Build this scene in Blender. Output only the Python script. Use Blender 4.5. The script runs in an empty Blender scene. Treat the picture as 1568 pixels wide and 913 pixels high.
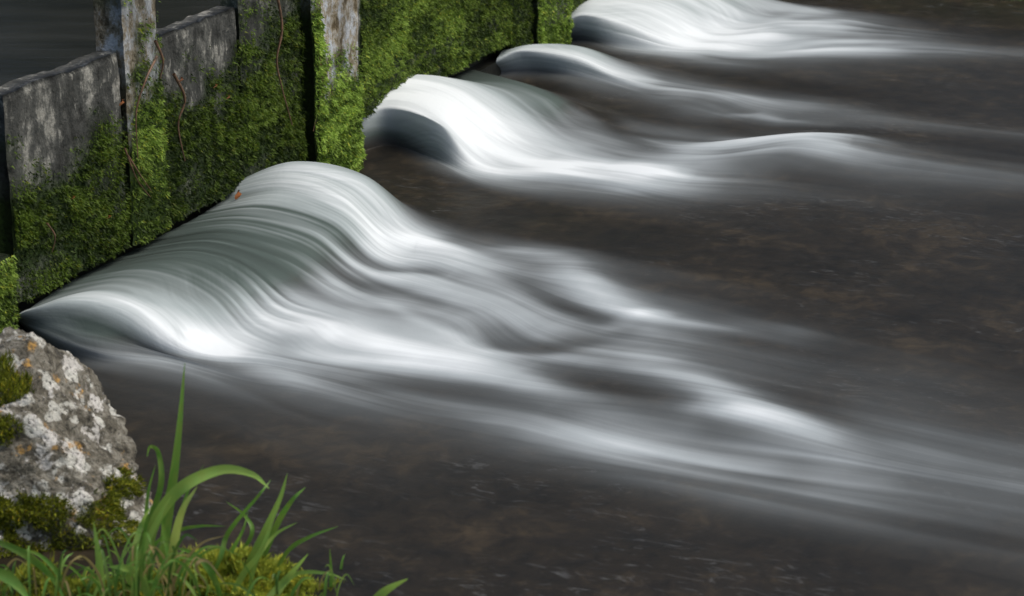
import bpy, math, numpy as np
from mathutils import Vector
rng = np.random.default_rng(7)
H = 2.0; PITCH = math.radians(17.5); F = 80/36*1568

# ---------- survey helpers: measured bearings -> real positions on level planes / the wall plane
def ray(px, py):
    fx = (px-784); fy = -(py-456.5)
    return np.array([fx, F*math.cos(PITCH)+fy*math.sin(PITCH), -F*math.sin(PITCH)+fy*math.cos(PITCH)])
def gp(px, py, z=0.0):
    r = ray(px, py); k = (z-H)/r[2]
    return np.array([r[0]*k, r[1]*k, z])
def at_depth(px, py, d):
    r = ray(px, py); k = d/r[1]
    return np.array([r[0]*k, d, H+r[2]*k])
W0 = gp(30, 480, .1); W1 = gp(870, 36, .1)
U = (W1-W0); U[2] = 0; U /= np.linalg.norm(U)
N = np.array([U[1], -U[0], 0.0])
def wp(px, py):
    r = ray(px, py); C = np.array([0, 0, H])
    k = np.dot(W0-C, N)/np.dot(r, N); P = C+r*k
    return float(np.dot(P-W0, U)), float(P[2])
def wl(a, z, c=0.0):
    return np.array([W0[0]+U[0]*a+N[0]*c, W0[1]+U[1]*a+N[1]*c, z])

# ---------- numpy value noise
def _h(ix, iy, seed):
    v = np.sin(ix*127.1+iy*311.7+seed*74.7)*43758.5453
    return v-np.floor(v)
def vn(x, y, seed=0):
    x = np.asarray(x, float); y = np.asarray(y, float)
    ix = np.floor(x); iy = np.floor(y); fx = x-ix; fy = y-iy
    fx = fx*fx*fx*(fx*(fx*6-15)+10); fy = fy*fy*fy*(fy*(fy*6-15)+10)
    return ((_h(ix, iy, seed)*(1-fx)+_h(ix+1, iy, seed)*fx)*(1-fy) +
            (_h(ix, iy+1, seed)*(1-fx)+_h(ix+1, iy+1, seed)*fx)*fy)
def fbm(x, y, seed=0, o=4):
    s = 0; a = .5; t = 0
    for i in range(o):
        s = s+a*vn(x*2**i, y*2**i, seed+i*3); t += a; a *= .5
    return s/t
def sst(a, b, x):
    t = np.clip((x-a)/(b-a), 0, 1); return t*t*(3-2*t)

def mk_mesh(name, verts, faces, k, mat=None, smooth=True, parent=None):
    me = bpy.data.meshes.new(name)
    verts = np.asarray(verts, np.float32); faces = np.asarray(faces, np.int32)
    me.vertices.add(len(verts)); me.vertices.foreach_set("co", verts.ravel())
    me.loops.add(faces.size); me.loops.foreach_set("vertex_index", faces.ravel())
    me.polygons.add(len(faces))
    me.polygons.foreach_set("loop_start", np.arange(0, faces.size, k, dtype=np.int32))
    me.polygons.foreach_set("loop_total", np.full(len(faces), k, np.int32))
    me.polygons.foreach_set("use_smooth", np.full(len(faces), smooth))
    me.update(calc_edges=True); me.validate()
    ob = bpy.data.objects.new(name, me); bpy.context.scene.collection.objects.link(ob)
    if mat: me.materials.append(mat)
    if parent: ob.parent = parent
    return ob
def fattr(ob, name, arr):
    a = ob.data.attributes.new(name, 'FLOAT', 'POINT'); a.data.foreach_set("value", np.asarray(arr, np.float32).ravel())
def cattr(ob, name, arr):
    a = ob.data.attributes.new(name, 'FLOAT_COLOR', 'POINT')
    c = np.ones((len(arr), 4), np.float32); c[:, :3] = arr; a.data.foreach_set("color", c.ravel())
def gridfaces(n, m):
    i = np.arange(n-1)[:, None]*m+np.arange(m-1)[None, :]
    return np.stack([i, i+1, i+m+1, i+m], -1).reshape(-1, 4)
def empty(name):
    e = bpy.data.objects.new(name, None); bpy.context.scene.collection.objects.link(e); return e

# ---------- node helpers
class NT:
    def __init__(s, name):
        s.m = bpy.data.materials.new(name); s.m.use_nodes = True; s.t = s.m.node_tree; s.n = s.t.nodes
        s.b = s.n["Principled BSDF"]; s.out = s.n["Material Output"]
    def link(s, a, b): s.t.links.new(a, b)
    def attr(s, name):
        n = s.n.new("ShaderNodeAttribute"); n.attribute_name = name; return n
    def geo(s): return s.n.new("ShaderNodeNewGeometry").outputs["Position"]
    def mapv(s, v, scale=(1, 1, 1), rot=(0, 0, 0)):
        n = s.n.new("ShaderNodeMapping"); n.inputs["Scale"].default_value = scale; n.inputs["Rotation"].default_value = rot
        s.link(v, n.inputs["Vector"]); return n.outputs[0]
    def noise(s, v, sc, det=4, rough=.5, dist=0):
        n = s.n.new("ShaderNodeTexNoise"); n.inputs["Scale"].default_value = sc; n.inputs["Detail"].default_value = det
        n.inputs["Roughness"].default_value = rough; n.inputs["Distortion"].default_value = dist
        s.link(v, n.inputs["Vector"]); return n.outputs["Fac"]
    def ramp(s, f, pts):
        n = s.n.new("ShaderNodeValToRGB"); cr = n.color_ramp
        while len(cr.elements) < len(pts): cr.elements.new(.5)
        for e, (p, c) in zip(cr.elements, pts):
            e.position = p; e.color = (c, c, c, 1) if isinstance(c, (int, float)) else (*c, 1)
        s.link(f, n.inputs[0]); return n.outputs[0]
    def mix(s, f, a, b, mode='MIX'):
        n = s.n.new("ShaderNodeMix"); n.data_type = 'RGBA'; n.blend_type = mode
        for ix, v in ((0, f), (6, a), (7, b)):
            sock = n.inputs[ix]
            if isinstance(v, (int, float)): sock.default_value = v if ix == 0 else (v, v, v, 1)
            elif isinstance(v, tuple): sock.default_value = (*v, 1)
            else: s.link(v, sock)
        return n.outputs[2]
    def math(s, op, a, b=0.0, clamp=False):
        n = s.n.new("ShaderNodeMath"); n.operation = op; n.use_clamp = clamp
        for sock, v in ((n.inputs[0], a), (n.inputs[1], b)):
            if isinstance(v, (int, float)): sock.default_value = v
            else: s.link(v, sock)
        return n.outputs[0]
    def bump(s, h, st=.5, d=.01):
        n = s.n.new("ShaderNodeBump"); n.inputs["Strength"].default_value = st; n.inputs["Distance"].default_value = d
        s.link(h, n.inputs["Height"]); s.link(n.outputs[0], s.b.inputs["Normal"])
    def col(s, c): s.link(c, s.b.inputs["Base Color"])

# ======================= WATER =======================
m = NT("flowing_water"); g = m.geo()
foam = m.attr("foam").outputs["Fac"]; sheet = m.attr("sheet").outputs["Fac"]
uv = m.attr("flow").outputs["Vector"]
flowpos = m.mapv(g, (1, 1, 1), (0, 0, math.radians(24)))
n1 = m.noise(m.mapv(flowpos, (1.0, 1.3, 1)), 2.2, 4, .6, .4); n2 = m.noise(m.mapv(flowpos, (1.0, .8, 1)), 14, 5, .7, .5)
bed = m.ramp(m.math('ADD', m.math('MULTIPLY', n1, .5), m.math('MULTIPLY', n2, .5)),
             [(.40, (.0108, .0095, .0070)), (.53, (.0215, .0172, .0115)), (.68, (.056, .042, .024))])
n3 = m.noise(m.mapv(flowpos, (1, 2.8, 1)), 11, 5, .72, 1.6)
wisps = m.ramp(n3, [(.56, 0.0), (.78, .6)])
patch = m.ramp(m.noise(flowpos, 1.6, 2), [(.46, 0.0), (.62, 1.0)])
dark = m.mix(m.math('MULTIPLY', wisps, patch), bed, (.20, .21, .21))
st = m.noise(m.mapv(uv, (15, .45, 1)), 1.0, 2, .5)
st2 = m.noise(m.mapv(uv, (3, .9, 1)), 1.0, 2, .5)
k = m.math('ADD', m.math('MULTIPLY', st, .16), m.math('MULTIPLY', st2, .30))
k = m.math('ADD', k, .77)
ff = m.math('MULTIPLY', foam, k, True)
fcol = m.ramp(ff, [(0, (.030, .031, .029)), (.35, (.135, .152, .158)), (.7, (.38, .425, .44)), (1, (.72, .775, .79))])
scol = m.ramp(ff, [(0, (.013, .020, .016)), (.35, (.078, .108, .098)), (.7, (.35, .405, .41)), (1, (.72, .775, .79))])
fc = m.mix(sheet, fcol, scol)
alpha = m.ramp(ff, [(0.0, 0.0), (.28, .60), (.6, 1.0)])
alpha = m.math('MAXIMUM', alpha, sheet)
m.col(m.mix(alpha, dark, fc))
m.link(m.ramp(ff, [(0, .35), (.4, .9)]), m.b.inputs["Roughness"])
m.link(m.ramp(ff, [(0, .15), (.45, .02)]), m.b.inputs["Specular IOR Level"])
m.bump(m.math('ADD', n1, m.math('MULTIPLY', n2, .5)), .2, .02)
water_mat = m.m

# streamlines: wall exit, crest, mid fall, foot, then downstream  (bearing x, bearing y, level, whiteness)
def L(pts, z=0., w=0.):
    return [(p[0], p[1], p[2] if len(p) > 2 else z, p[3] if len(p) > 3 else w) for p in pts]
K = [
 L([(-350,900),(-200,930),(-50,960),(100,990),(300,1020),(600,1060),(900,1110),(1250,1170),(1750,1260)]),
 L([(-150,640),(-60,660),(50,700),(180,740),(380,790),(640,850),(900,900),(1230,980),(1750,1080)],0,.03),
 L([(-60,520),(0,550),(80,590),(180,625),(380,680),(600,730),(900,780),(1200,850),(1750,960)],0,.09),
 L([(20,497),(50,530),(120,560),(230,585),(420,635),(620,680),(880,730),(1180,790),(1750,900)],0,.19),
 L([(33,489,.08,.45),(70,512,.06,.42),(150,543,.03,.42),(265,556,.01,.5),(430,600,0,.36),(620,640,0,.32),(850,685,0,.34),(1150,740,0,.36),(1750,860,0,.3)]),
 L([(36,487,.1,.5),(85,490,.1,.45),(150,508,.08,.32),(250,540,.03,.36),(400,575,.01,.5),(600,622,0,.43),(840,660,0,.4),(1150,712,0,.44),(1750,825,0,.36)]),
 L([(42,484,.11,.6),(105,458,.15,.75),(195,474,.13,.85),(285,535,.04,.9),(400,555,.02,.75),(600,600,0,.5),(850,640,0,.42),(1150,690,0,.45),(1750,800,0,.36)]),
 L([(100,446,.1,.4),(200,425,.13,.5),(300,460,.1,.6),(365,520,.03,.8),(450,545,.03,.8),(620,575,0,.6),(860,615,0,.46),(1160,668,.01,.46),(1750,775,0,.34)]),
 L([(165,411,.1,.22),(270,395,.13,.38),(370,430,.1,.45),(430,480,.03,.7),(520,510,.03,.7),(680,545,.01,.6),(880,585,0,.46),(1180,640,.01,.46),(1750,755,0,.3)]),
 L([(235,376,.1,.18),(330,365,.14,.33),(430,395,.11,.38),(510,445,.03,.5),(590,475,.02,.58),(740,515,0,.52),(930,560,.01,.46),(1220,620,0,.38),(1750,725,0,.22)]),
 L([(300,342,.1,.35),(390,325,.15,.55),(480,350,.13,.6),(555,410,.03,.6),(640,440,.01,.55),(790,480,0,.48),(980,525,0,.44),(1260,590,0,.28),(1750,690,0,.14)]),
 L([(352,308,.11,.5),(430,295,.16,.75),(520,325,.14,.75),(590,385,.03,.8),(690,405,.02,.62),(830,445,0,.48),(1010,490,0,.4),(1290,550,0,.2),(1750,640,0,.10)]),
 L([(358,292,.13,.6),(435,268,.19,.85),(530,290,.16,.85),(615,360,.04,.8),(720,385,.01,.55),(860,410,.01,.45),(1030,450,0,.27),(1300,510,0,.14),(1750,590,0,.07)]),
 L([(362,284,.14,.5),(450,248,.21,.7),(555,268,.17,.65),(645,345,.03,.5),(740,365,0,.34),(880,385,0,.26),(1050,425,0,.16),(1310,480,0,.08),(1750,550,0,.04)]),
 L([(440,308),(510,295),(590,300),(680,330),(780,352),(900,375),(1080,412),(1320,465),(1750,530)],0,.05),
 L([(545,260),(620,268),(700,290),(780,310),(880,330),(1000,350),(1150,380),(1380,425),(1750,480)],0,.04),
 L([(556,235,.02,.05),(600,222,.03,.15),(660,240,.02,.5),(725,268,.01,.6),(850,285,0,.42),(1000,305,0,.3),(1180,320,0,.14),(1400,360,0,.05),(1750,410,0,.02)]),
 L([(549,200,.11,.75),(588,168,.16,.9),(672,190,.14,.95),(740,250,.03,.98),(850,265,.02,.75),(1000,285,.02,.6),(1180,295,0,.3),(1400,330,0,.1),(1750,380,0,.03)]),
 L([(553,185,.13,.7),(588,138,.2,.9),(685,150,.17,.95),(790,230,.04,.95),(880,250,.02,.85),(1020,270,.02,.65),(1180,275,0,.42),(1400,300,0,.18),(1750,350,0,.06)]),
 L([(568,165,.15,.5),(614,117,.22,.8),(715,133,.18,.75),(830,212,.04,.7),(920,240,.02,.62),(1050,250,.03,.6),(1200,245,.03,.55),(1400,270,0,.33),(1750,320,0,.12)]),
 L([(670,138,.1,.3),(748,130,.14,.4),(820,150,.12,.45),(880,200,.03,.45),(980,225,.02,.5),(1090,235,.04,.6),(1240,222,.05,.65),(1400,245,.02,.48),(1750,300,0,.2)]),
 L([(730,108,.1,.1),(790,125,.11,.3),(850,148,.08,.25),(910,180,.02,.3),(1010,205,0,.3),(1110,215,.02,.4),(1250,208,.03,.3),(1420,228,0,.2),(1750,275,0,.1)]),
 L([(752,133,0,0),(830,135,0,.03),(900,155,0,.05),(970,175,0,.07),(1060,190,0,.12),(1150,198,0,.17),(1270,200,0,.12),(1440,215,0,.07),(1750,255,0,.05)]),
 L([(768,112,.03,.4),(820,108,.04,.4),(880,118,.03,.4),(950,135,.01,.38),(1030,155,0,.35),(1120,172,0,.33),(1280,190,0,.26),(1440,200,0,.18),(1750,235,0,.1)]),
 L([(770,95,.09,.7),(800,80,.12,.85),(880,90,.1,.85),(950,118,.04,.75),(1030,135,.01,.58),(1130,150,0,.45),(1290,170,0,.36),(1450,190,0,.3),(1750,225,0,.2)]),
 L([(782,78,.12,.4),(820,68,.14,.65),(890,72,.12,.6),(960,100,.04,.48),(1040,122,.01,.38),(1140,138,0,.25),(1300,158,0,.17),(1460,180,0,.14),(1750,215,0,.1)]),
 L([(835,88),(890,82),(950,92),(1010,102),(1080,115),(1170,128),(1310,145),(1470,165),(1750,200)],0,.04),
 L([(868,62,.02,.3),(900,62,.03,.3),(950,74,.01,.5),(1020,80,0,.65),(1100,82,0,.6),(1200,86,0,.5),(1340,92,0,.3),(1480,95,0,.14),(1750,120,0,.05)]),
 L([(868,40,.1,.6),(895,25,.14,.8),(960,40,.1,.9),(1040,68,.02,.95),(1120,72,0,.85),(1220,74,0,.72),(1350,74,0,.6),(1490,78,0,.42),(1750,95,0,.1)]),
 L([(880,20,.13,.6),(920,-5,.18,.85),(1000,5,.15,.9),(1090,45,.03,.9),(1160,50,.02,.75),(1240,55,.02,.7),(1360,58,0,.62),(1500,68,0,.26),(1750,80,0,.06)]),
 L([(930,-15,.13,.5),(980,-25,.18,.7),(1070,-12,.14,.75),(1150,25,.04,.7),(1210,30,.02,.6),(1280,32,.02,.55),(1380,45,0,.4),(1510,58,0,.12),(1750,65,0,.02)]),
 L([(980,-40,.1,.4),(1030,-40,.1,.4),(1100,-20,.08,.5),(1200,5,.02,.5),(1260,15,0,.4),(1320,22,0,.3),(1400,32,0,.14),(1520,45,0,0),(1750,50,0,0)]),
 L([(1020,-14),(1080,-12),(1160,-5),(1240,4),(1300,8),(1360,14),(1430,22),(1540,34),(1750,38)]),
 L([(1150,-90),(1200,-90),(1270,-85),(1340,-75),(1400,-70),(1460,-65),(1530,-60),(1620,-50),(1800,-45)]),
]
nk = len(K)
ctrl = np.zeros((nk, 9, 4))
for i, kk in enumerate(K):
    for j, (px, py, z, w) in enumerate(kk):
        ctrl[i, j, :3] = gp(px, py, z); ctrl[i, j, 3] = w
    ctrl[i, 0, :3] -= N*0.03*(ctrl[i, 0, 2] > .01)
def interp(A, per, harmonic):
    d = A[1:]-A[:-1]
    T = np.zeros_like(A)
    if harmonic:
        p = d[1:]*d[:-1]; s_ = d[1:]+d[:-1]
        T[1:-1] = np.where(p > 0, 2*p/np.where(np.abs(s_) < 1e-12, 1, s_), 0)
    else: T[1:-1] = .5*(d[1:]+d[:-1])
    T[0] = d[0]; T[-1] = d[-1]
    x = np.linspace(0, len(A)-1, (len(A)-1)*per+1); i = np.minimum(x.astype(int), len(A)-2); u = (x-i)
    sh = (-1,)+(1,)*(A.ndim-1); u = u.reshape(sh)
    return (A[i]*(2*u**3-3*u**2+1)+T[i]*(u**3-2*u**2+u)+A[i+1]*(-2*u**3+3*u**2)+T[i+1]*(u**3-u**2)), x
PS, PT = 32, 42
A1, sx = interp(ctrl, PS, True)
A2, tx = interp(np.swapaxes(A1, 0, 1), PT, False)
G = np.swapaxes(A2, 0, 1)
S, T = np.meshgrid(sx, tx, indexing='ij')
P = G[..., :3].copy(); w = np.clip(G[..., 3], 0, 1)
zbase = P[..., 2].copy()
# evenly spaced transverse coordinate for the downstream reaches
jr = int(5.5*PT); dq = np.linalg.norm(np.diff(P[:, jr, :2], axis=0), axis=1)
Q = np.concatenate([[0], np.cumsum(dq)])/.22
Q = np.convolve(np.pad(Q, 20, mode='edge'), np.ones(41)/41, 'valid')[:, None]+0*T
strokes = [
 ([(950,530),(1010,558),(1080,590),(1150,625),(1210,660),(1290,705)],.11,.26,.006),
 ([(1060,632),(1130,630),(1200,650),(1260,685),(1330,720)],.08,.22,.004),
 ([(800,385),(860,405),(900,438),(950,472),(1010,495),(1080,505),(1200,515)],.09,.42,.007),
 ([(930,500),(980,480),(1040,480)],.05,.2,.004),
 ([(400,498),(470,515),(560,535),(680,560),(800,590)],.09,.3,.008),
 ([(560,425),(650,445),(760,478),(830,500)],.08,.22,.006),
 ([(760,650),(900,672),(1050,695),(1250,715)],.09,.2,.0),
 ([(1000,690),(1150,715),(1300,740),(1500,790)],.12,.12,.0),
 ([(1060,243),(1130,235),(1230,230),(1300,222),(1380,238)],.10,.28,.018),
 ([(940,258),(1000,270),(1060,275)],.08,.25,.008),
 ([(1100,172),(1160,177),(1200,190),(1260,196)],.05,.25,.008),
 ([(590,385),(640,372),(700,385),(760,400)],.07,.2,.008),
 ([(520,402),(600,418),(700,428)],.06,-.30,-.006),
 ([(480,430),(530,440),(600,452),(700,475)],.04,-.22,-.006),
 ([(800,560),(900,585),(1000,605),(1080,618)],.09,-.26,-.004),
 ([(560,562),(700,595),(850,625)],.07,-.22,0),
 ([(700,520),(830,532),(940,515)],.07,-.18,-.004),
 ([(840,450),(900,478),(940,505)],.06,-.22,-.003),
 ([(1130,590),(1230,620),(1330,670)],.10,-.18,0),
 ([(860,170),(900,180),(960,200),(1060,218)],.05,-.2,0),
 ([(420,560),(560,590),(700,618)],.05,.12,0),
 ([(640,505),(760,535),(900,560)],.05,.2,.0),
 ([(270,545),(330,540),(400,545)],.06,.25,.0),
 ([(560,465),(660,500),(740,520)],.03,.15,.0),
]
X = P[..., 0]; Y = P[..., 1]
w = w*(1-.12*sst(4.2, 6, T))
jx = .05*(vn(X*3, Y*3, 55)-.5); jy = .12*(vn(X*2.5, Y*2.5, 56)-.5)
for pts, wd, aw, az in strokes:
    q = np.array([gp(a, b)[:2] for a, b in pts]); best = np.full(X.shape, 1e9); par = np.zeros(X.shape)
    for i in range(len(q)-1):
        v = q[i+1]-q[i]; L2 = v@v
        xx = X+jx; yy = Y+jy
        tt = np.clip(((xx-q[i, 0])*v[0]+(yy-q[i, 1])*v[1])/L2, 0, 1)
        dd = (xx-q[i, 0]-tt*v[0])**2+(yy-q[i, 1]-tt*v[1])**2
        par = np.where(dd < best, (i+tt)/(len(q)-1), par); best = np.minimum(best, dd)
    gk = np.exp(-best/wd**2)*(.15+.85*np.sin(np.pi*np.clip(par, 0.04, .96))**.8)
    w = w+aw*gk; P[..., 2] += az*gk
sheetf = (1-sst(2.2, 3.1, T))*sst(.03, .08, zbase)
warp = .35*(vn(S*1.1, T*.8, 3)-.5)
fine = vn((S+warp)*8, T*.30, 11)*.55+vn((S+warp)*15, T*.4, 12)*.45
med = vn((S+warp)*3.2, T*.5, 21)
Qw = Q+.9*(vn(Q*.7, T*.9, 6)-.5)
med2 = vn(Qw*2.6, T*.9, 22); big = vn(Qw*1.1, T*1.0, 31); fin2 = vn(Qw*6, T*.7, 35)*.6+vn(Qw*12, T*.8, 36)*.4
mist = fbm(X*2.2+Y*.6, Y*2.6-X*.8, 64)
near = 1-sst(2.4, 4.2, T)
ribbed = np.exp(-((S-8.9)/1.7)**2)
amp = .18+1.35*ribbed
w = w*(1-.22*ribbed*(1-sst(2.2, 3.2, T)))
mod = 1+near*(amp*(fine-.5)+.30*(med-.5))+(1-near)*(.42*(med2-.5)+.55*(big-.5)+.22*(fin2-.5)+.5*(mist-.5))
w = np.clip(w*mod, 0, 1.05)
act = np.clip(w*2, 0, 1)
P[..., 2] += act*((fine-.5)*(.0015+.005*ribbed)*near+(med-.5)*.006*near+(1-near)*((med2-.5)*.004+(big-.5)*.008))
P[..., 2] += (1-act)*.006*(fbm(X*5, Y*5, 5)-.5)
nS, nT = S.shape
water = mk_mesh("river_water", P.reshape(-1, 3), gridfaces(nS, nT), 4, water_mat)
fattr(water, "foam", w); fattr(water, "sheet", sheetf*.9)
fl = water.data.attributes.new("flow", 'FLOAT_VECTOR', 'POINT')
fl.data.foreach_set("vector", np.stack([Qw, T, 0*T], -1).astype(np.float32).ravel())

def sheetplane(name, pts, z, mat, n=40):
    a, b, c, d = [np.array(p, float) for p in pts]
    u = np.linspace(0, 1, n)[:, None, None]; v = np.linspace(0, 1, n)[None, :, None]
    q = (a*(1-u)+b*u)*(1-v)+(d*(1-u)+c*u)*v
    V = np.concatenate([q, np.full((n, n, 1), z)], -1).reshape(-1, 3)
    return mk_mesh(name, V, gridfaces(n, n), 4, mat)
wa = wl(-3, 0, -.02); wb = wl(40, 0, -.02)
pl = sheetplane("downstream_water", [wa[:2], wb[:2], wb[:2]+N[:2]*60, wa[:2]+N[:2]*60-np.array([0, 3])], -.03, water_mat)

m = NT("still_water"); g = m.geo()
m.col(m.ramp(m.noise(m.mapv(g, (1, 4, 1)), 1.5, 3), [(.3, (.010, .011, .009)), (.7, (.024, .025, .021))]))
m.b.inputs["Roughness"].default_value = .25; m.b.inputs["Specular IOR Level"].default_value = .10
m.bump(m.noise(m.mapv(g, (1, 3, 1)), 4, 2), .15, .02)
ua = wl(-8, 0, -.1); ub = wl(40, 0, -.1)
sheetplane("upstream_water", [ua[:2], ub[:2], ub[:2]-N[:2]*40, ua[:2]-N[:2]*40], .5, m.m)

# ======================= WALL =======================
m = NT("weathered_board"); g = m.geo()
mossA = m.attr("moss").outputs["Fac"]; paleA = m.attr("pale").outputs["Fac"]
v1 = m.noise(m.mapv(g, (9, 9, 4.0)), 1, 5, .7, .5)
v2 = m.noise(m.mapv(g, (1, 1, .7)), 17, 6, .74); v3 = m.noise(g, 90, 3, .6)
base = m.ramp(v1, [(.33, (.014, .015, .013)), (.5, (.052, .055, .050)), (.66, (.115, .118, .106))])
lich = m.ramp(m.math('ADD', m.math('MULTIPLY', v2, .6), m.math('MULTIPLY', v1, .4)), [(.53, 0.0), (.585, .8)])
base = m.mix(lich, base, m.ramp(v3, [(.3, (.16, .16, .135)), (.7, (.38, .38, .34))]))
base = m.mix(m.ramp(v2, [(.37, .9), (.47, 0.0)]), base, (.012, .013, .011))
pale = m.ramp(v2, [(.38, (.08, .06, .028)), (.47, (.29, .25, .17)), (.58, (.50, .55, .60))])
base = m.mix(paleA, base, pale)
mos = m.ramp(v3, [(.3, (.010, .021, .003)), (.7, (.034, .066, .009))])
base = m.mix(mossA, base, mos)
m.col(base); m.b.inputs["Roughness"].default_value = .75; m.b.inputs["Specular IOR Level"].default_value = .3
m.bump(m.math('ADD', v2, m.math('MULTIPLY', v3, .5)), .8, .012)
board_mat = m.m
m = NT("moss"); c = m.attr("col").outputs["Color"]; m.col(c)
m.b.inputs["Roughness"].default_value = .6; m.b.inputs["Specular IOR Level"].default_value = .25
tr = m.n.new("ShaderNodeBsdfTranslucent"); m.link(c, tr.inputs[0])
ms = m.n.new("ShaderNodeMixShader"); ms.inputs[0].default_value = .25
m.link(m.b.outputs[0], ms.inputs[1]); m.link(tr.outputs[0], ms.inputs[2]); m.link(ms.outputs[0], m.out.inputs[0])
leaf_mat = m.m

ml = [(-200,240),(20,265),(60,285),(100,255),(150,235),(185,205),(192,125),(238,100),(245,165),(290,150),(330,160),(365,105),(410,40),(470,10),(474,132),(548,122),(552,-60),(1300,-300)]
mla = np.array([wp(*p) for p in ml])
def mossline(a): return np.interp(a, mla[:, 0], mla[:, 1])
wall = empty("mossy_weir_wall")
tufts = []
def board(nm, px0, px1, pym, ztop, zbot, c, th, pale=0., bright=0., dens=1., thin=0.):
    a0 = wp(px0, pym)[0]; a1 = wp(px1, pym)[0]
    na = max(4, int((a1-a0)/.012)); nz = max(4, int((ztop-zbot)/.012))
    a = np.linspace(a0, a1, na); z = np.linspace(zbot, ztop, nz)
    A, Z = np.meshgrid(a, z, indexing='ij')
    ed = np.minimum(np.minimum(A-a0, a1-A), ztop-Z)
    C = c+.014*(fbm(A*9, Z*5, sum(map(ord, nm)) % 97)-.5)+.005*(vn(A*50, Z*30, 4)-.5)-.007*np.exp(-np.maximum(ed, 0)/.006)
    Zz = Z+(Z > ztop-.006)*(.008*(vn(A*25, A*0, 9)-.5)+.006*(vn(A*6, A*0, 19)-.5))
    V = W0[None, None, :]*np.array([1, 1, 0])+U*A[..., None]+N*C[..., None]; V[..., 2] = Zz
    Vb = V-N*th
    n = na*nz
    F1 = gridfaces(na, nz)
    idx = np.arange(n).reshape(na, nz)
    ring = np.concatenate([idx[:, 0], idx[-1, 1:], idx[::-1, -1][1:], idx[0, ::-1][1:]])
    r2 = np.stack([ring[:-1], ring[1:], ring[1:]+n, ring[:-1]+n], -1)
    ob = mk_mesh(nm, np.concatenate([V.reshape(-1, 3), Vb.reshape(-1, 3)]), np.concatenate([F1[:, ::-1], r2, F1+n]), 4, board_mat, True, wall)
    edge = mossline(A)+.10*(fbm(A*4, Z*6, 41)-.5)*2
    mo = np.clip(sst(.12, -.10, Z-edge+.24*(fbm(A*9, Z*14, 8)-.5)), 0, 1)
    mo = np.maximum(mo, thin*sst(.4, .7, fbm(A*12, Z*16, 33)))
    mo = mo*(1-.45*sst(.56, .70, fbm(A*5, Z*11, 44))*(pale < .5))
    fattr(ob, "moss", np.concatenate([mo.ravel()]*2))
    pa = np.full(A.shape, pale)*(.6+.4*sst(.3, .6, fbm(A*12, Z*7, 77)))
    fattr(ob, "pale", np.concatenate([pa.ravel()]*2))
    cnt = int((a1-a0)*(ztop-zbot)*135000*dens)
    ra = rng.uniform(a0, a1, cnt); rz = rng.uniform(max(zbot, .0), ztop, cnt)
    ia = np.clip(((ra-a0)/(a1-a0)*(na-1)).astype(int), 0, na-1); iz = np.clip(((rz-zbot)/(ztop-zbot)*(nz-1)).astype(int), 0, nz-1)
    clump = .5*fbm(ra*6, rz*12, 51)+.5*fbm(ra*26, rz*60, 57)
    keep = rng.random(cnt) < mo[ia, iz]**1.3*(.36+.75*sst(.38, .6, clump))
    ra, rz, ia, iz, clump = [q[keep] for q in (ra, rz, ia, iz, clump)]
    tufts.append((ra, rz, C[ia, iz]+.010*sst(.35, .7, clump), clump, np.full(len(ra), bright)))
    return ob
board("left_post", -110, -4, 430, .30, -.1, .05, .10, 0, .45)
board("panel_near", 12, 189, 300, .71, .135, .012, .06)
board("lichen_post", 184, 236, 200, .97, .135, .030, .09, .6, .2, .8, .4)
board("panel_mid", 234, 366, 200, .715, .135, .008, .06)
board("board_a", 365, 410, 150, 1.0, -.1, .018, .06, .0, .1, 1, .35)
board("board_b", 411, 466, 150, 1.0, -.1, .0, .06, .0, .05, 1, .4)
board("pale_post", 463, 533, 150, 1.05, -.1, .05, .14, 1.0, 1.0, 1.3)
board("panel_far", 528, 780, 80, .98, .15, .0, .06, 0, .2)
board("board_c", 779, 812, 60, .98, -.1, .015, .06, 0, .0, .6)
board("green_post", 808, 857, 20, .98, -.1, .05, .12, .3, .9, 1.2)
board("panel_end", 855, 1500, -60, .95, .15, .0, .06, 0, .2, .25)
m = NT("shade_dark_concrete"); g = m.geo(); nn = m.noise(g, 18, 4)  # near-black colour paints in the shadow behind the openings and board gaps
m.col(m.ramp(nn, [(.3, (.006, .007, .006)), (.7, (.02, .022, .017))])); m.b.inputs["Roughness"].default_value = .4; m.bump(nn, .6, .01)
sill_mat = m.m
aL = wp(-400, 480)[0]; aR = wp(1500, -60)[0]
def box(nm, a0, a1, z0, z1, c0, c1, mat, par):
    V = [wl(a, z, c) for a in (a0, a1) for z in (z0, z1) for c in (c0, c1)]
    Fc = [(0,1,3,2),(4,6,7,5),(0,4,5,1),(2,3,7,6),(0,2,6,4),(1,5,7,3)]
    return mk_mesh(nm, V, Fc, 4, mat, False, par)
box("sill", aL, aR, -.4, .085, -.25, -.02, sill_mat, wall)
box("backing", aL, aR, .086, .60, -.25, -.075, sill_mat, wall)

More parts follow.
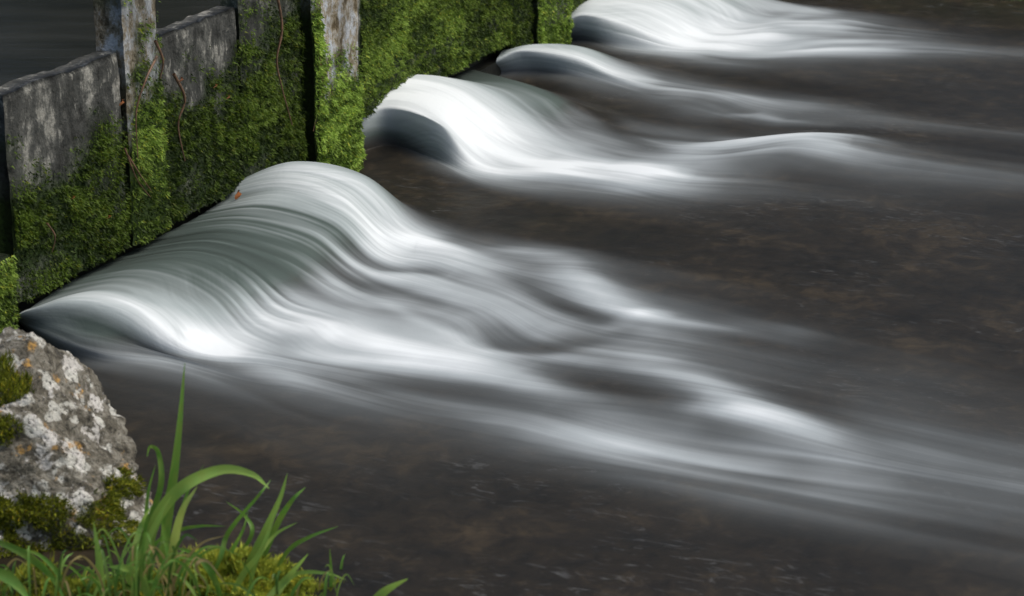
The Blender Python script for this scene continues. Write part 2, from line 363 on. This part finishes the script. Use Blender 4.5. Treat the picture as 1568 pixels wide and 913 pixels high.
def moss_mesh(nm, base, nrm, clump, bright, size, parent=None, down=.55, wid=.35, warm=0., gain=1.):
    n = len(base)
    sz = size*rng.uniform(.5, 1.5, n)[:, None]
    rv = rng.normal(0, 1, (n, 3)); side = np.cross(nrm, rv); side /= np.linalg.norm(side, axis=1)[:, None]+1e-9
    tip = nrm*.7+rng.normal(0, .45, (n, 3)); tip[:, 2] -= down
    a = base-side*sz*wid; b = base+side*sz*wid; t = base+tip*sz
    V = np.stack([a, b, t], 1).reshape(-1, 3); Fc = np.arange(3*n).reshape(-1, 3)
    kk = np.clip((clump-.40)/.28+rng.normal(0, .26, n), 0, 1)[:, None]; br = bright[:, None]
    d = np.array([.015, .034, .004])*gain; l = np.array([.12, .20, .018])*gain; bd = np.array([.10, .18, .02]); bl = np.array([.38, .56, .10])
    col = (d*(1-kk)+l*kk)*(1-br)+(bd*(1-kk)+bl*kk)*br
    col = col*np.array([1+.6*warm, 1+.1*warm, 1-.3*warm])
    yel = (rng.random(n) < .07)[:, None]; col = np.where(yel, col*np.array([1.7, 1.25, .9]), col)
    ob = mk_mesh(nm, V, Fc, 3, leaf_mat, False, parent); cattr(ob, "col", np.repeat(np.clip(col, 0, .8), 3, 0)); return ob
ra, rz, cc, cl, br = [np.concatenate(q) for q in zip(*tufts)]
base = np.zeros((len(ra), 3)); base[:, :2] = W0[:2]+U[:2]*ra[:, None]+N[:2]*cc[:, None]; base[:, 2] = rz
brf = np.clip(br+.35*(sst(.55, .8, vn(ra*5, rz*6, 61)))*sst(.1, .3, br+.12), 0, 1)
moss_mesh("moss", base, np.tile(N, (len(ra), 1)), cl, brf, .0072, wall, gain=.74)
print("tufts", len(ra))

def tube(pts, rad, nsub=8, k=6):
    pts = np.array(pts, float); q, _ = interp(pts, nsub, False)
    n = len(q); d = np.gradient(q, axis=0); d /= np.linalg.norm(d, axis=1)[:, None]+1e-9
    s1 = np.cross(d, [0.3, .2, 1.0]); s1 /= np.linalg.norm(s1, axis=1)[:, None]+1e-9; s2 = np.cross(d, s1)
    rr = rad*np.linspace(1, .35, n) if np.isscalar(rad) else np.interp(np.linspace(0, 1, n), np.linspace(0, 1, len(rad)), rad)
    an = np.linspace(0, 2*np.pi, k, endpoint=False)
    V = q[:, None]+rr[:, None, None]*(np.cos(an)[None, :, None]*s1[:, None]+np.sin(an)[None, :, None]*s2[:, None])
    i = np.arange(n-1)[:, None]*k+np.arange(k)[None]; j = np.arange(n-1)[:, None]*k+(np.arange(k)[None]+1) % k
    return V.reshape(-1, 3), np.stack([i, j, j+k, i+k], -1).reshape(-1, 4)
def joinm(parts):
    V = []; Fc = []; o = 0
    for v, f in parts: V.append(v); Fc.append(np.asarray(f)+o); o += len(v)
    return np.concatenate(V), np.concatenate(Fc)
def onwall(pts, c=.035):
    return [wl(*wp(x, y), c+.008*math.sin(i*2.1)) for i, (x, y) in enumerate(pts)]
m = NT("twig_bark"); nn = m.noise(m.geo(), 60, 3); m.col(m.ramp(nn, [(.3, (.07, .04, .022)), (.7, (.20, .11, .06))])); twig_mat = m.m
V, Fc = joinm([tube(onwall([(212,85),(192,120),(184,170),(183,240)], .06), .004), tube(onwall([(170,225),(178,255),(195,278),(210,300)], .045), .003),
  tube(onwall([(172,235),(190,268),(212,290)], .05), .003),
  tube(onwall([(248,112),(262,150),(258,190),(265,245)], .04), .005), tube(onwall([(405,-20),(412,40),(410,90),(414,130),(428,190)], .04), .005),
  tube(onwall([(55,340),(64,360),(66,385)]), .003), tube(onwall([(205,60),(214,90),(216,118)], .07), .005), tube(onwall([(464,60),(470,130),(462,200)], .05), .003)])
mk_mesh("hanging_root", V, Fc, 4, twig_mat, True, wall)
m = NT("dead_leaf"); m.col(m.ramp(m.noise(m.geo(), 80), [(.3, (.28, .08, .02)), (.7, (.5, .19, .06))])); dl = m.m
V = []; Fc = []
for (x, y, s_) in [(340,296,.03),(325,147,.014),(160,155,.018),(252,120,.016),(305,130,.012),(140,330,.01),(85,300,.01)]:
    c0 = wl(*wp(x, y), .05); o = len(V)
    ax = U*rng.uniform(-.5, .5)+np.array([0, 0, 1.]); sd = U+N*.4
    for t in range(5):
        ww = math.sin(math.pi*(t+.35)/4.7)*s_*.45
        V += [c0+ax*s_*(t/4-.5)-sd*ww+N*.004*t, c0+ax*s_*(t/4-.5)+sd*ww+N*.004*(t % 3)]
        if t: Fc.append((o+2*t-2, o+2*t-1, o+2*t+1, o+2*t))
mk_mesh("fallen_leaves", V, Fc, 4, dl, True, wall)

# ======================= TERRAIN =======================
def stretch_axis(n, r, c):
    u = np.linspace(-1, 1, n); return c+r*(.06*u+.94*np.sign(u)*np.abs(u)**3)
tx_, ty_ = stretch_axis(260, 160, 0), stretch_axis(260, 160, 5)
XX, YY = np.meshgrid(tx_, ty_, indexing='ij')
def side(p, q):
    d = (q-p)[:2]; d = d/np.linalg.norm(d); return -((XX-p[0])*d[1]-(YY-p[1])*d[0])
nb = -side(gp(-250, 860), gp(700, 1060))
fb0, fb1 = gp(1380, -6), gp(1568, 14)
fb = side(fb0, fb1)
cw = -((XX-W0[0])*N[0]+(YY-W0[1])*N[1])
Zt = np.full(XX.shape, -.45)
Zt = np.maximum(Zt, -.45+.52*sst(-.12, .3, nb)+.6*sst(.5, 4, nb))
farb = sst(-.1, .35, fb)*sst(-.5, .5, -cw-0.3)
Zt = np.maximum(Zt, -.45+farb*.75+.5*sst(.3, 6, fb)*farb)
Zt = np.maximum(Zt, -.45+1.6*sst(14, 17, np.abs(cw+0)))
Zt = Zt+.05*(fbm(XX*2, YY*2, 90)-.5)+(np.hypot(XX, YY) > 30)*1.5*fbm(XX*.05, YY*.05, 91)
m = NT("bank_ground"); g = m.geo(); nn = m.noise(g, 9, 5, .65); n5 = m.noise(g, 60, 4)
m.col(m.mix(m.ramp(nn, [(.4, 0.0), (.6, 1.0)]), m.ramp(n5, [(.3, (.012, .010, .007)), (.7, (.05, .04, .025))]), m.ramp(n5, [(.3, (.02, .04, .008)), (.7, (.07, .12, .02))])))
m.b.inputs["Roughness"].default_value = .9; m.bump(nn, 1, .05)
mk_mesh("ground", np.stack([XX, YY, Zt], -1).reshape(-1, 3), gridfaces(260, 260), 4, m.m)

# ======================= ROCK =======================
import bmesh
bm = bmesh.new(); bmesh.ops.create_icosphere(bm, subdivisions=7, radius=1)
me = bpy.data.meshes.new("r"); bm.to_mesh(me); bm.free()
co = np.zeros(len(me.vertices)*3); me.vertices.foreach_get("co", co); co = co.reshape(-1, 3)
fc = np.zeros(len(me.polygons)*3, np.int32); me.polygons.foreach_get("vertices", fc); fc = fc.reshape(-1, 3)
pn = rng.normal(0, 1, (16, 3)); pn[0] = (.75, -.1, .65); pn[1] = (.95, -.25, .1); pn[2] = (.2, -.8, .55); pn[3] = (-.1, -.3, 1); pn[4] = (.4, -.9, .1)
pn /= np.linalg.norm(pn, axis=1)[:, None]; off = rng.uniform(.84, .98, 16); off[0] = .84; off[1] = .98; off[2] = .8; off[3] = .84
dots = co@pn.T; r = np.min(np.where(dots > .05, off/np.maximum(dots, .05), 9), axis=1); r = np.minimum(r, 1.12)
def n3(p, sc, seed): return (fbm(p[:, 0]*sc+p[:, 2]*sc*.6+9, p[:, 1]*sc+p[:, 2]*sc*.8, seed)+fbm(p[:, 2]*sc+5, (p[:, 0]-p[:, 1])*sc, seed+50))/2-.5
r = r*(1+.20*n3(co, 2.2, 1)+.12*n3(co, 7, 2)+.08*n3(co, 18, 3)+.045*n3(co, 45, 6))
rc = at_depth(-30, 835, 4.75)
RS = np.array([.425, .30, .45])
rv_ = co*r[:, None]*RS
rv_[:, :2] *= (1+1.1*np.clip(-co[:, 2]-.0, 0, .7))[:, None]
rv_ = rv_+rc
rock_n = co/RS; rock_n /= np.linalg.norm(rock_n, axis=1)[:, None]
m = NT("lichen_limestone"); g = m.geo()
a1 = m.noise(g, 12, 5, .65, .3); a2 = m.noise(g, 28, 6, .72, .5); a3 = m.noise(g, 110, 3, .7)
c = m.ramp(a2, [(.36, (.035, .032, .022)), (.48, (.13, .12, .09)), (.6, (.26, .25, .205))])
vo = m.n.new("ShaderNodeTexVoronoi"); vo.inputs["Scale"].default_value = 17; vo.inputs["Randomness"].default_value = 1
nzz = m.n.new("ShaderNodeTexNoise"); nzz.inputs["Scale"].default_value = 25; m.link(g, nzz.inputs["Vector"])
wv = m.mix(.05, g, nzz.outputs["Color"]); m.link(wv, vo.inputs["Vector"])
spots = m.math('MULTIPLY', m.ramp(vo.outputs["Distance"], [(.36, 1.0), (.42, 0.0)]), m.ramp(a1, [(.42, 0.0), (.47, 1.0)]))
c = m.mix(spots, c, m.ramp(a3, [(.3, (.40, .41, .36)), (.7, (.68, .68, .62))]))
c = m.mix(m.ramp(a1, [(.56, 0.0), (.60, .9)]), c, m.ramp(a3, [(.3, (.50, .49, .45)), (.7, (.76, .75, .71))]))
or_ = m.noise(m.mapv(g, (1, 1, 1), (1, 2, 3)), 17, 5, .65)
c = m.mix(m.ramp(or_, [(.60, 0.0), (.67, .8)]), c, (.55, .31, .06))
c = m.mix(m.ramp(a3, [(.37, .9), (.43, 0.0)]), c, (.03, .03, .024))
m.col(c); m.b.inputs["Roughness"].default_value = .85; m.bump(m.math('ADD', a2, m.math('MULTIPLY', a3, .5)), 1.0, .016)
rock = mk_mesh("lichen_covered_rock", rv_, fc, 3, m.m)
def pix(Pw):
    d = Pw-np.array([0, 0, H]); f_ = d[:, 1]*math.cos(PITCH)-d[:, 2]*math.sin(PITCH); u_ = d[:, 1]*math.sin(PITCH)+d[:, 2]*math.cos(PITCH)
    return 784+F*d[:, 0]/f_, 456.5-F*u_/f_
cm = []
px_, py_ = pix(rv_)
for (cx, cy, rr, dd) in [(15,590,42,1),(5,655,34,1),(15,785,42,.8),(70,795,40,.8),(195,745,32,.7),(160,790,36,.7),(100,840,50,.6),(10,850,50,.7),(200,830,50,.6)]:
    q = np.hypot(px_-cx, (py_-cy)*1.2)/rr
    cm.append(np.where((co[:, 1] < .35), (1-q)*dd, -1))
mm = np.max(cm, axis=0)+1.2*n3(co, 9, 12)*2
sel = np.where(mm > .28)[0]
NM = 20000
ii = rng.choice(sel, NM); bs = rv_[ii]+rng.normal(0, .003, (NM, 3)); hh = np.clip(mm[ii]-.2, 0, 1)
bs += rock_n[ii]*(.001+.016*hh*rng.random(NM))[:, None]
moss_mesh("moss_on_rock", bs, rock_n[ii], .38+.5*hh*rng.random(NM)+.05*rng.random(NM)-.06*(rock_n[ii, 2] < 0), np.full(NM, .38), .009, rock, -.2, .2, .9)

# ======================= BANK MOSS + GRASS =======================
def mound(nm, mc, R, n, sd, br_):
    th = rng.uniform(0, 2*np.pi, n); ph = np.arccos(rng.uniform(0, 1, n))
    dirs = np.stack([np.sin(ph)*np.cos(th), np.sin(ph)*np.sin(th), np.cos(ph)], 1)
    f = lambda d: 1+.7*(fbm(d[:, 0]*3.5+4, d[:, 1]*3.5+4, sd)-.5)+.4*(fbm(d[:, 0]*10, d[:, 1]*10, sd+1)-.5)
    mp = mc+dirs*R*f(dirs)[:, None]*rng.uniform(.92, 1.04, n)[:, None]
    mo = moss_mesh(nm, mp, dirs, .8*fbm(dirs[:, 0]*7, dirs[:, 1]*7, sd+2)+.14+.1*rng.random(n), np.full(n, br_), .010, None, -.15, .2, .7)
    u_, v_ = np.meshgrid(np.linspace(0, 2*np.pi, 80), np.linspace(0, np.pi/2*1.2, 30), indexing='ij')
    md = np.stack([np.sin(v_)*np.cos(u_), np.sin(v_)*np.sin(u_), np.cos(v_)], -1).reshape(-1, 3)
    mk_mesh("soil", mc+md*R*.95*f(md)[:, None], gridfaces(80, 30), 4, bpy.data.materials["bank_ground"], True, mo)
mound("moss_mound", at_depth(340, 965, 4.33), np.array([.19, .16, .155]), 60000, 71, .68)
mound("moss_mound", at_depth(455, 968, 4.30), np.array([.12, .12, .085]), 30000, 75, .62)
mound("moss_mound", at_depth(60, 985, 4.25), np.array([.28, .15, .13]), 45000, 81, .35)

m = NT("grass_blade"); c = m.attr("col").outputs["Color"]
c = m.mix(m.ramp(m.noise(m.geo(), 40, 3), [(.4, 0.0), (.7, .35)]), c, (.36, .40, .08)); m.col(c)
m.b.inputs["Roughness"].default_value = .36; m.b.inputs["Specular IOR Level"].default_value = .5
tr = m.n.new("ShaderNodeBsdfTranslucent"); m.link(c, tr.inputs[0])
ms = m.n.new("ShaderNodeMixShader"); ms.inputs[0].default_value = .4
m.link(m.b.outputs[0], ms.inputs[1]); m.link(tr.outputs[0], ms.inputs[2]); m.link(ms.outputs[0], m.out.inputs[0])
grass_mat = m.m
GV = []; GF = []; GC = []; off_ = 0
def blade(pts, wd, colr, face=None):
    global off_
    q, _ = interp(np.array(pts, float), 7, False); n = len(q)
    d = np.gradient(q, axis=0); d /= np.linalg.norm(d, axis=1)[:, None]+1e-9
    f = np.array(face if face is not None else (rng.normal(0, .4), -1, .3)); s_ = np.cross(d, f); s_ /= np.linalg.norm(s_, axis=1)[:, None]+1e-9
    nn = np.cross(s_, d); t = np.linspace(0, 1, n)
    ww = wd*.5*np.minimum(1, .55+t*1.6)*np.clip((1-t)/.55, 0.02, 1)**.75
    V = np.stack([q-s_*ww[:, None], q-nn*(ww*.35)[:, None], q+s_*ww[:, None]], 1).reshape(-1, 3)
    F_ = []
    for i in range(n-1):
        for j in range(2): F_.append((i*3+j, i*3+j+1, i*3+j+4, i*3+j+3))
    GV.append(V); GF.append(np.array(F_)+off_); off_ += len(V)
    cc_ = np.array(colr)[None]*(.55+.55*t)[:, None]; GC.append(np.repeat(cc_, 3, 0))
gm, gl, gy = (.17, .38, .06), (.36, .60, .12), (.52, .66, .16)
hero = [
 ([(243,905),(256,800),(272,680),(283,556)],4.35,.021,(.24,.46,.08)),
 ([(228,905),(232,815),(272,752),(335,720),(385,726),(412,748)],4.25,.025,gl),
 ([(195,900),(222,815),(246,745),(243,695),(230,684),(225,700)],4.40,.012,gm),
 ([(258,925),(264,850),(278,785),(302,745)],4.20,.020,gy),
 ([(360,900),(402,820),(428,765),(440,725)],4.30,.014,gl),
 ([(385,905),(420,812),(446,768),(468,746)],4.35,.013,gm),
 ([(410,900),(440,845),(475,822),(518,806)],4.35,.010,gm),
 ([(345,880),(385,820),(375,790),(346,768)],4.40,.009,gm),
 ([(158,930),(152,860),(143,798)],4.15,.017,gl),
 ([(-20,822),(40,850),(80,885),(105,930)],4.15,.016,gm),
 ([(400,925),(440,885),(472,848)],4.20,.014,gl),
 ([(560,935),(590,905),(625,886)],4.10,.020,gl),
 ([(506,930),(507,880),(505,840)],4.35,.008,gm),
 ([(-20,868),(20,890),(50,925)],4.05,.022,gm),
 ([(205,920),(212,860),(245,790),(262,760)],4.15,.014,gl),
 ([(240,850),(270,815),(305,806),(345,806)],4.40,.008,gm),
 ([(350,925),(372,880),(402,838),(436,740)],4.25,.013,gl),
 ([(200,900),(225,850),(250,820)],4.3,.018,gm),
 ([(196,905),(205,845),(218,800),(232,775)],4.22,.013,gl),
 ([(340,920),(325,880),(300,850),(268,838)],4.2,.014,gm),
 ([(120,930),(90,880),(60,850),(20,838)],4.2,.010,gm),
 ([(420,920),(452,880),(500,878),(530,888)],4.22,.008,gl),
 ([(270,930),(262,870),(250,800),(262,730),(270,700)],4.3,.010,gm),
 ([(300,930),(335,860),(350,815),(395,760),(415,735)],4.32,.010,gm),
 ([(230,930),(215,880),(190,870),(165,868)],4.1,.018,gl),
 ([(320,900),(300,868),(318,860),(352,905)],4.15,.008,(.55,.42,.2)),
 ([(255,920),(262,850),(285,760),(312,712)],4.3,.009,gm),
 ([(215,920),(222,830),(226,760),(238,712)],4.3,.009,gm),
 ([(380,915),(392,860),(420,820),(455,800)],4.28,.010,gl),
 ([(330,900),(352,850),(372,812),(380,782)],4.34,.009,gm),
]
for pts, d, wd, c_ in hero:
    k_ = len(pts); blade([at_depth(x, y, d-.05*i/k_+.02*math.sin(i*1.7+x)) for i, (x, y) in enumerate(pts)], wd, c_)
for i in range(210):
    x0 = rng.uniform(-60, 520); dpt = rng.uniform(4.02, 4.45)
    if rng.random() < .4: x0 = rng.normal(200, 60)
    b0 = at_depth(x0, rng.uniform(905, 965), dpt); hgt = rng.uniform(.03, .10)*(1.5 if abs(x0-230) < 60 else 1)
    an = rng.uniform(0, 2*np.pi); ln = np.array([math.cos(an), math.sin(an)*.7, 0])*hgt*rng.uniform(.3, 1.3)
    cc_ = [gm, gl, (.09, .22, .04), (.48, .36, .16)][rng.choice(4, p=[.40, .2, .22, .18])]
    blade([b0, b0+np.array([0, 0, hgt*.55])+ln*.2, b0+np.array([0, 0, hgt*.95])+ln*.6, b0+np.array([0, 0, hgt*rng.uniform(.7, 1.1)])+ln], rng.uniform(.003, .007), cc_)
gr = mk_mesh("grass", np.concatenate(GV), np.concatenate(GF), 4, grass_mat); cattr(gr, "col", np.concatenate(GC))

# ======================= FAR TREES (reflected in the water) =======================
parts = []; LV = []
for i in range(12):
    tx0 = -22+i*4.2+rng.uniform(-1, 1); ty0 = 24+rng.uniform(-2, 4)+abs(i-5)*.3; hgt = rng.uniform(9, 13)
    parts.append(tube([(tx0, ty0, 0), (tx0+.2, ty0, hgt*.4), (tx0-.1, ty0+.2, hgt*.9)], [.32, .22, .05]))
    for j in range(7):
        an = rng.uniform(0, 6.28); zz = hgt*rng.uniform(.2, .8); e = np.array([math.cos(an)*2.2, math.sin(an)*2.2, 1.2])
        b = np.array([tx0, ty0, zz]); parts.append(tube([b, b+e*.5+[0, 0, .1], b+e], [.1, .06, .02]))
        LV.append(b+e+rng.normal(0, 1, (420, 3))*np.array([1.0, 1.0, .8]))
    LV.append(np.array([tx0, ty0, .8])+rng.normal(0, 1, (900, 3))*np.array([1.7, 1.2, .9]))
V, Fc = joinm(parts); trees = mk_mesh("distant_tree_line", V, Fc, 4, twig_mat)
LP = np.concatenate(LV); nl = len(LP)
moss_mesh("foliage", LP, np.tile([0, -.5, .8], (nl, 1)), rng.uniform(.3, .5, nl), np.full(nl, .03), .42, trees, .2)

# ======================= LIGHT / CAMERA =======================
sc = bpy.context.scene
el = math.radians(58); az = math.radians(92)
sd = Vector((math.cos(el)*math.sin(az), math.cos(el)*math.cos(az), math.sin(el)))
sun = bpy.data.lights.new("sun", 'SUN'); sun.energy = 1.6; sun.angle = math.radians(32); sun.color = (1, .95, .86)
so = bpy.data.objects.new("sun", sun); so.rotation_euler = sd.to_track_quat('Z', 'Y').to_euler(); sc.collection.objects.link(so)
wd = bpy.data.worlds.new("World"); sc.world = wd; wd.use_nodes = True
sk = wd.node_tree.nodes.new("ShaderNodeTexSky"); sk.sky_type = 'NISHITA'; sk.sun_disc = False; sk.sun_elevation = el; sk.sun_rotation = az
sk.dust_density = 5
bg = wd.node_tree.nodes["Background"]; bg.inputs[1].default_value = .14; wd.node_tree.links.new(sk.outputs[0], bg.inputs[0])
cam = bpy.data.cameras.new("camera"); cam.lens = 80; cam.sensor_width = 36; cam.clip_end = 1000
cam.dof.use_dof = True; cam.dof.focus_distance = 6.9; cam.dof.aperture_fstop = 5.6
co_ = bpy.data.objects.new("camera", cam); co_.location = (0, 0, H); co_.rotation_euler = (math.pi/2-PITCH, 0, 0)
sc.collection.objects.link(co_); sc.camera = co_
sc.view_settings.view_transform = 'Standard'; sc.view_settings.look = 'None'
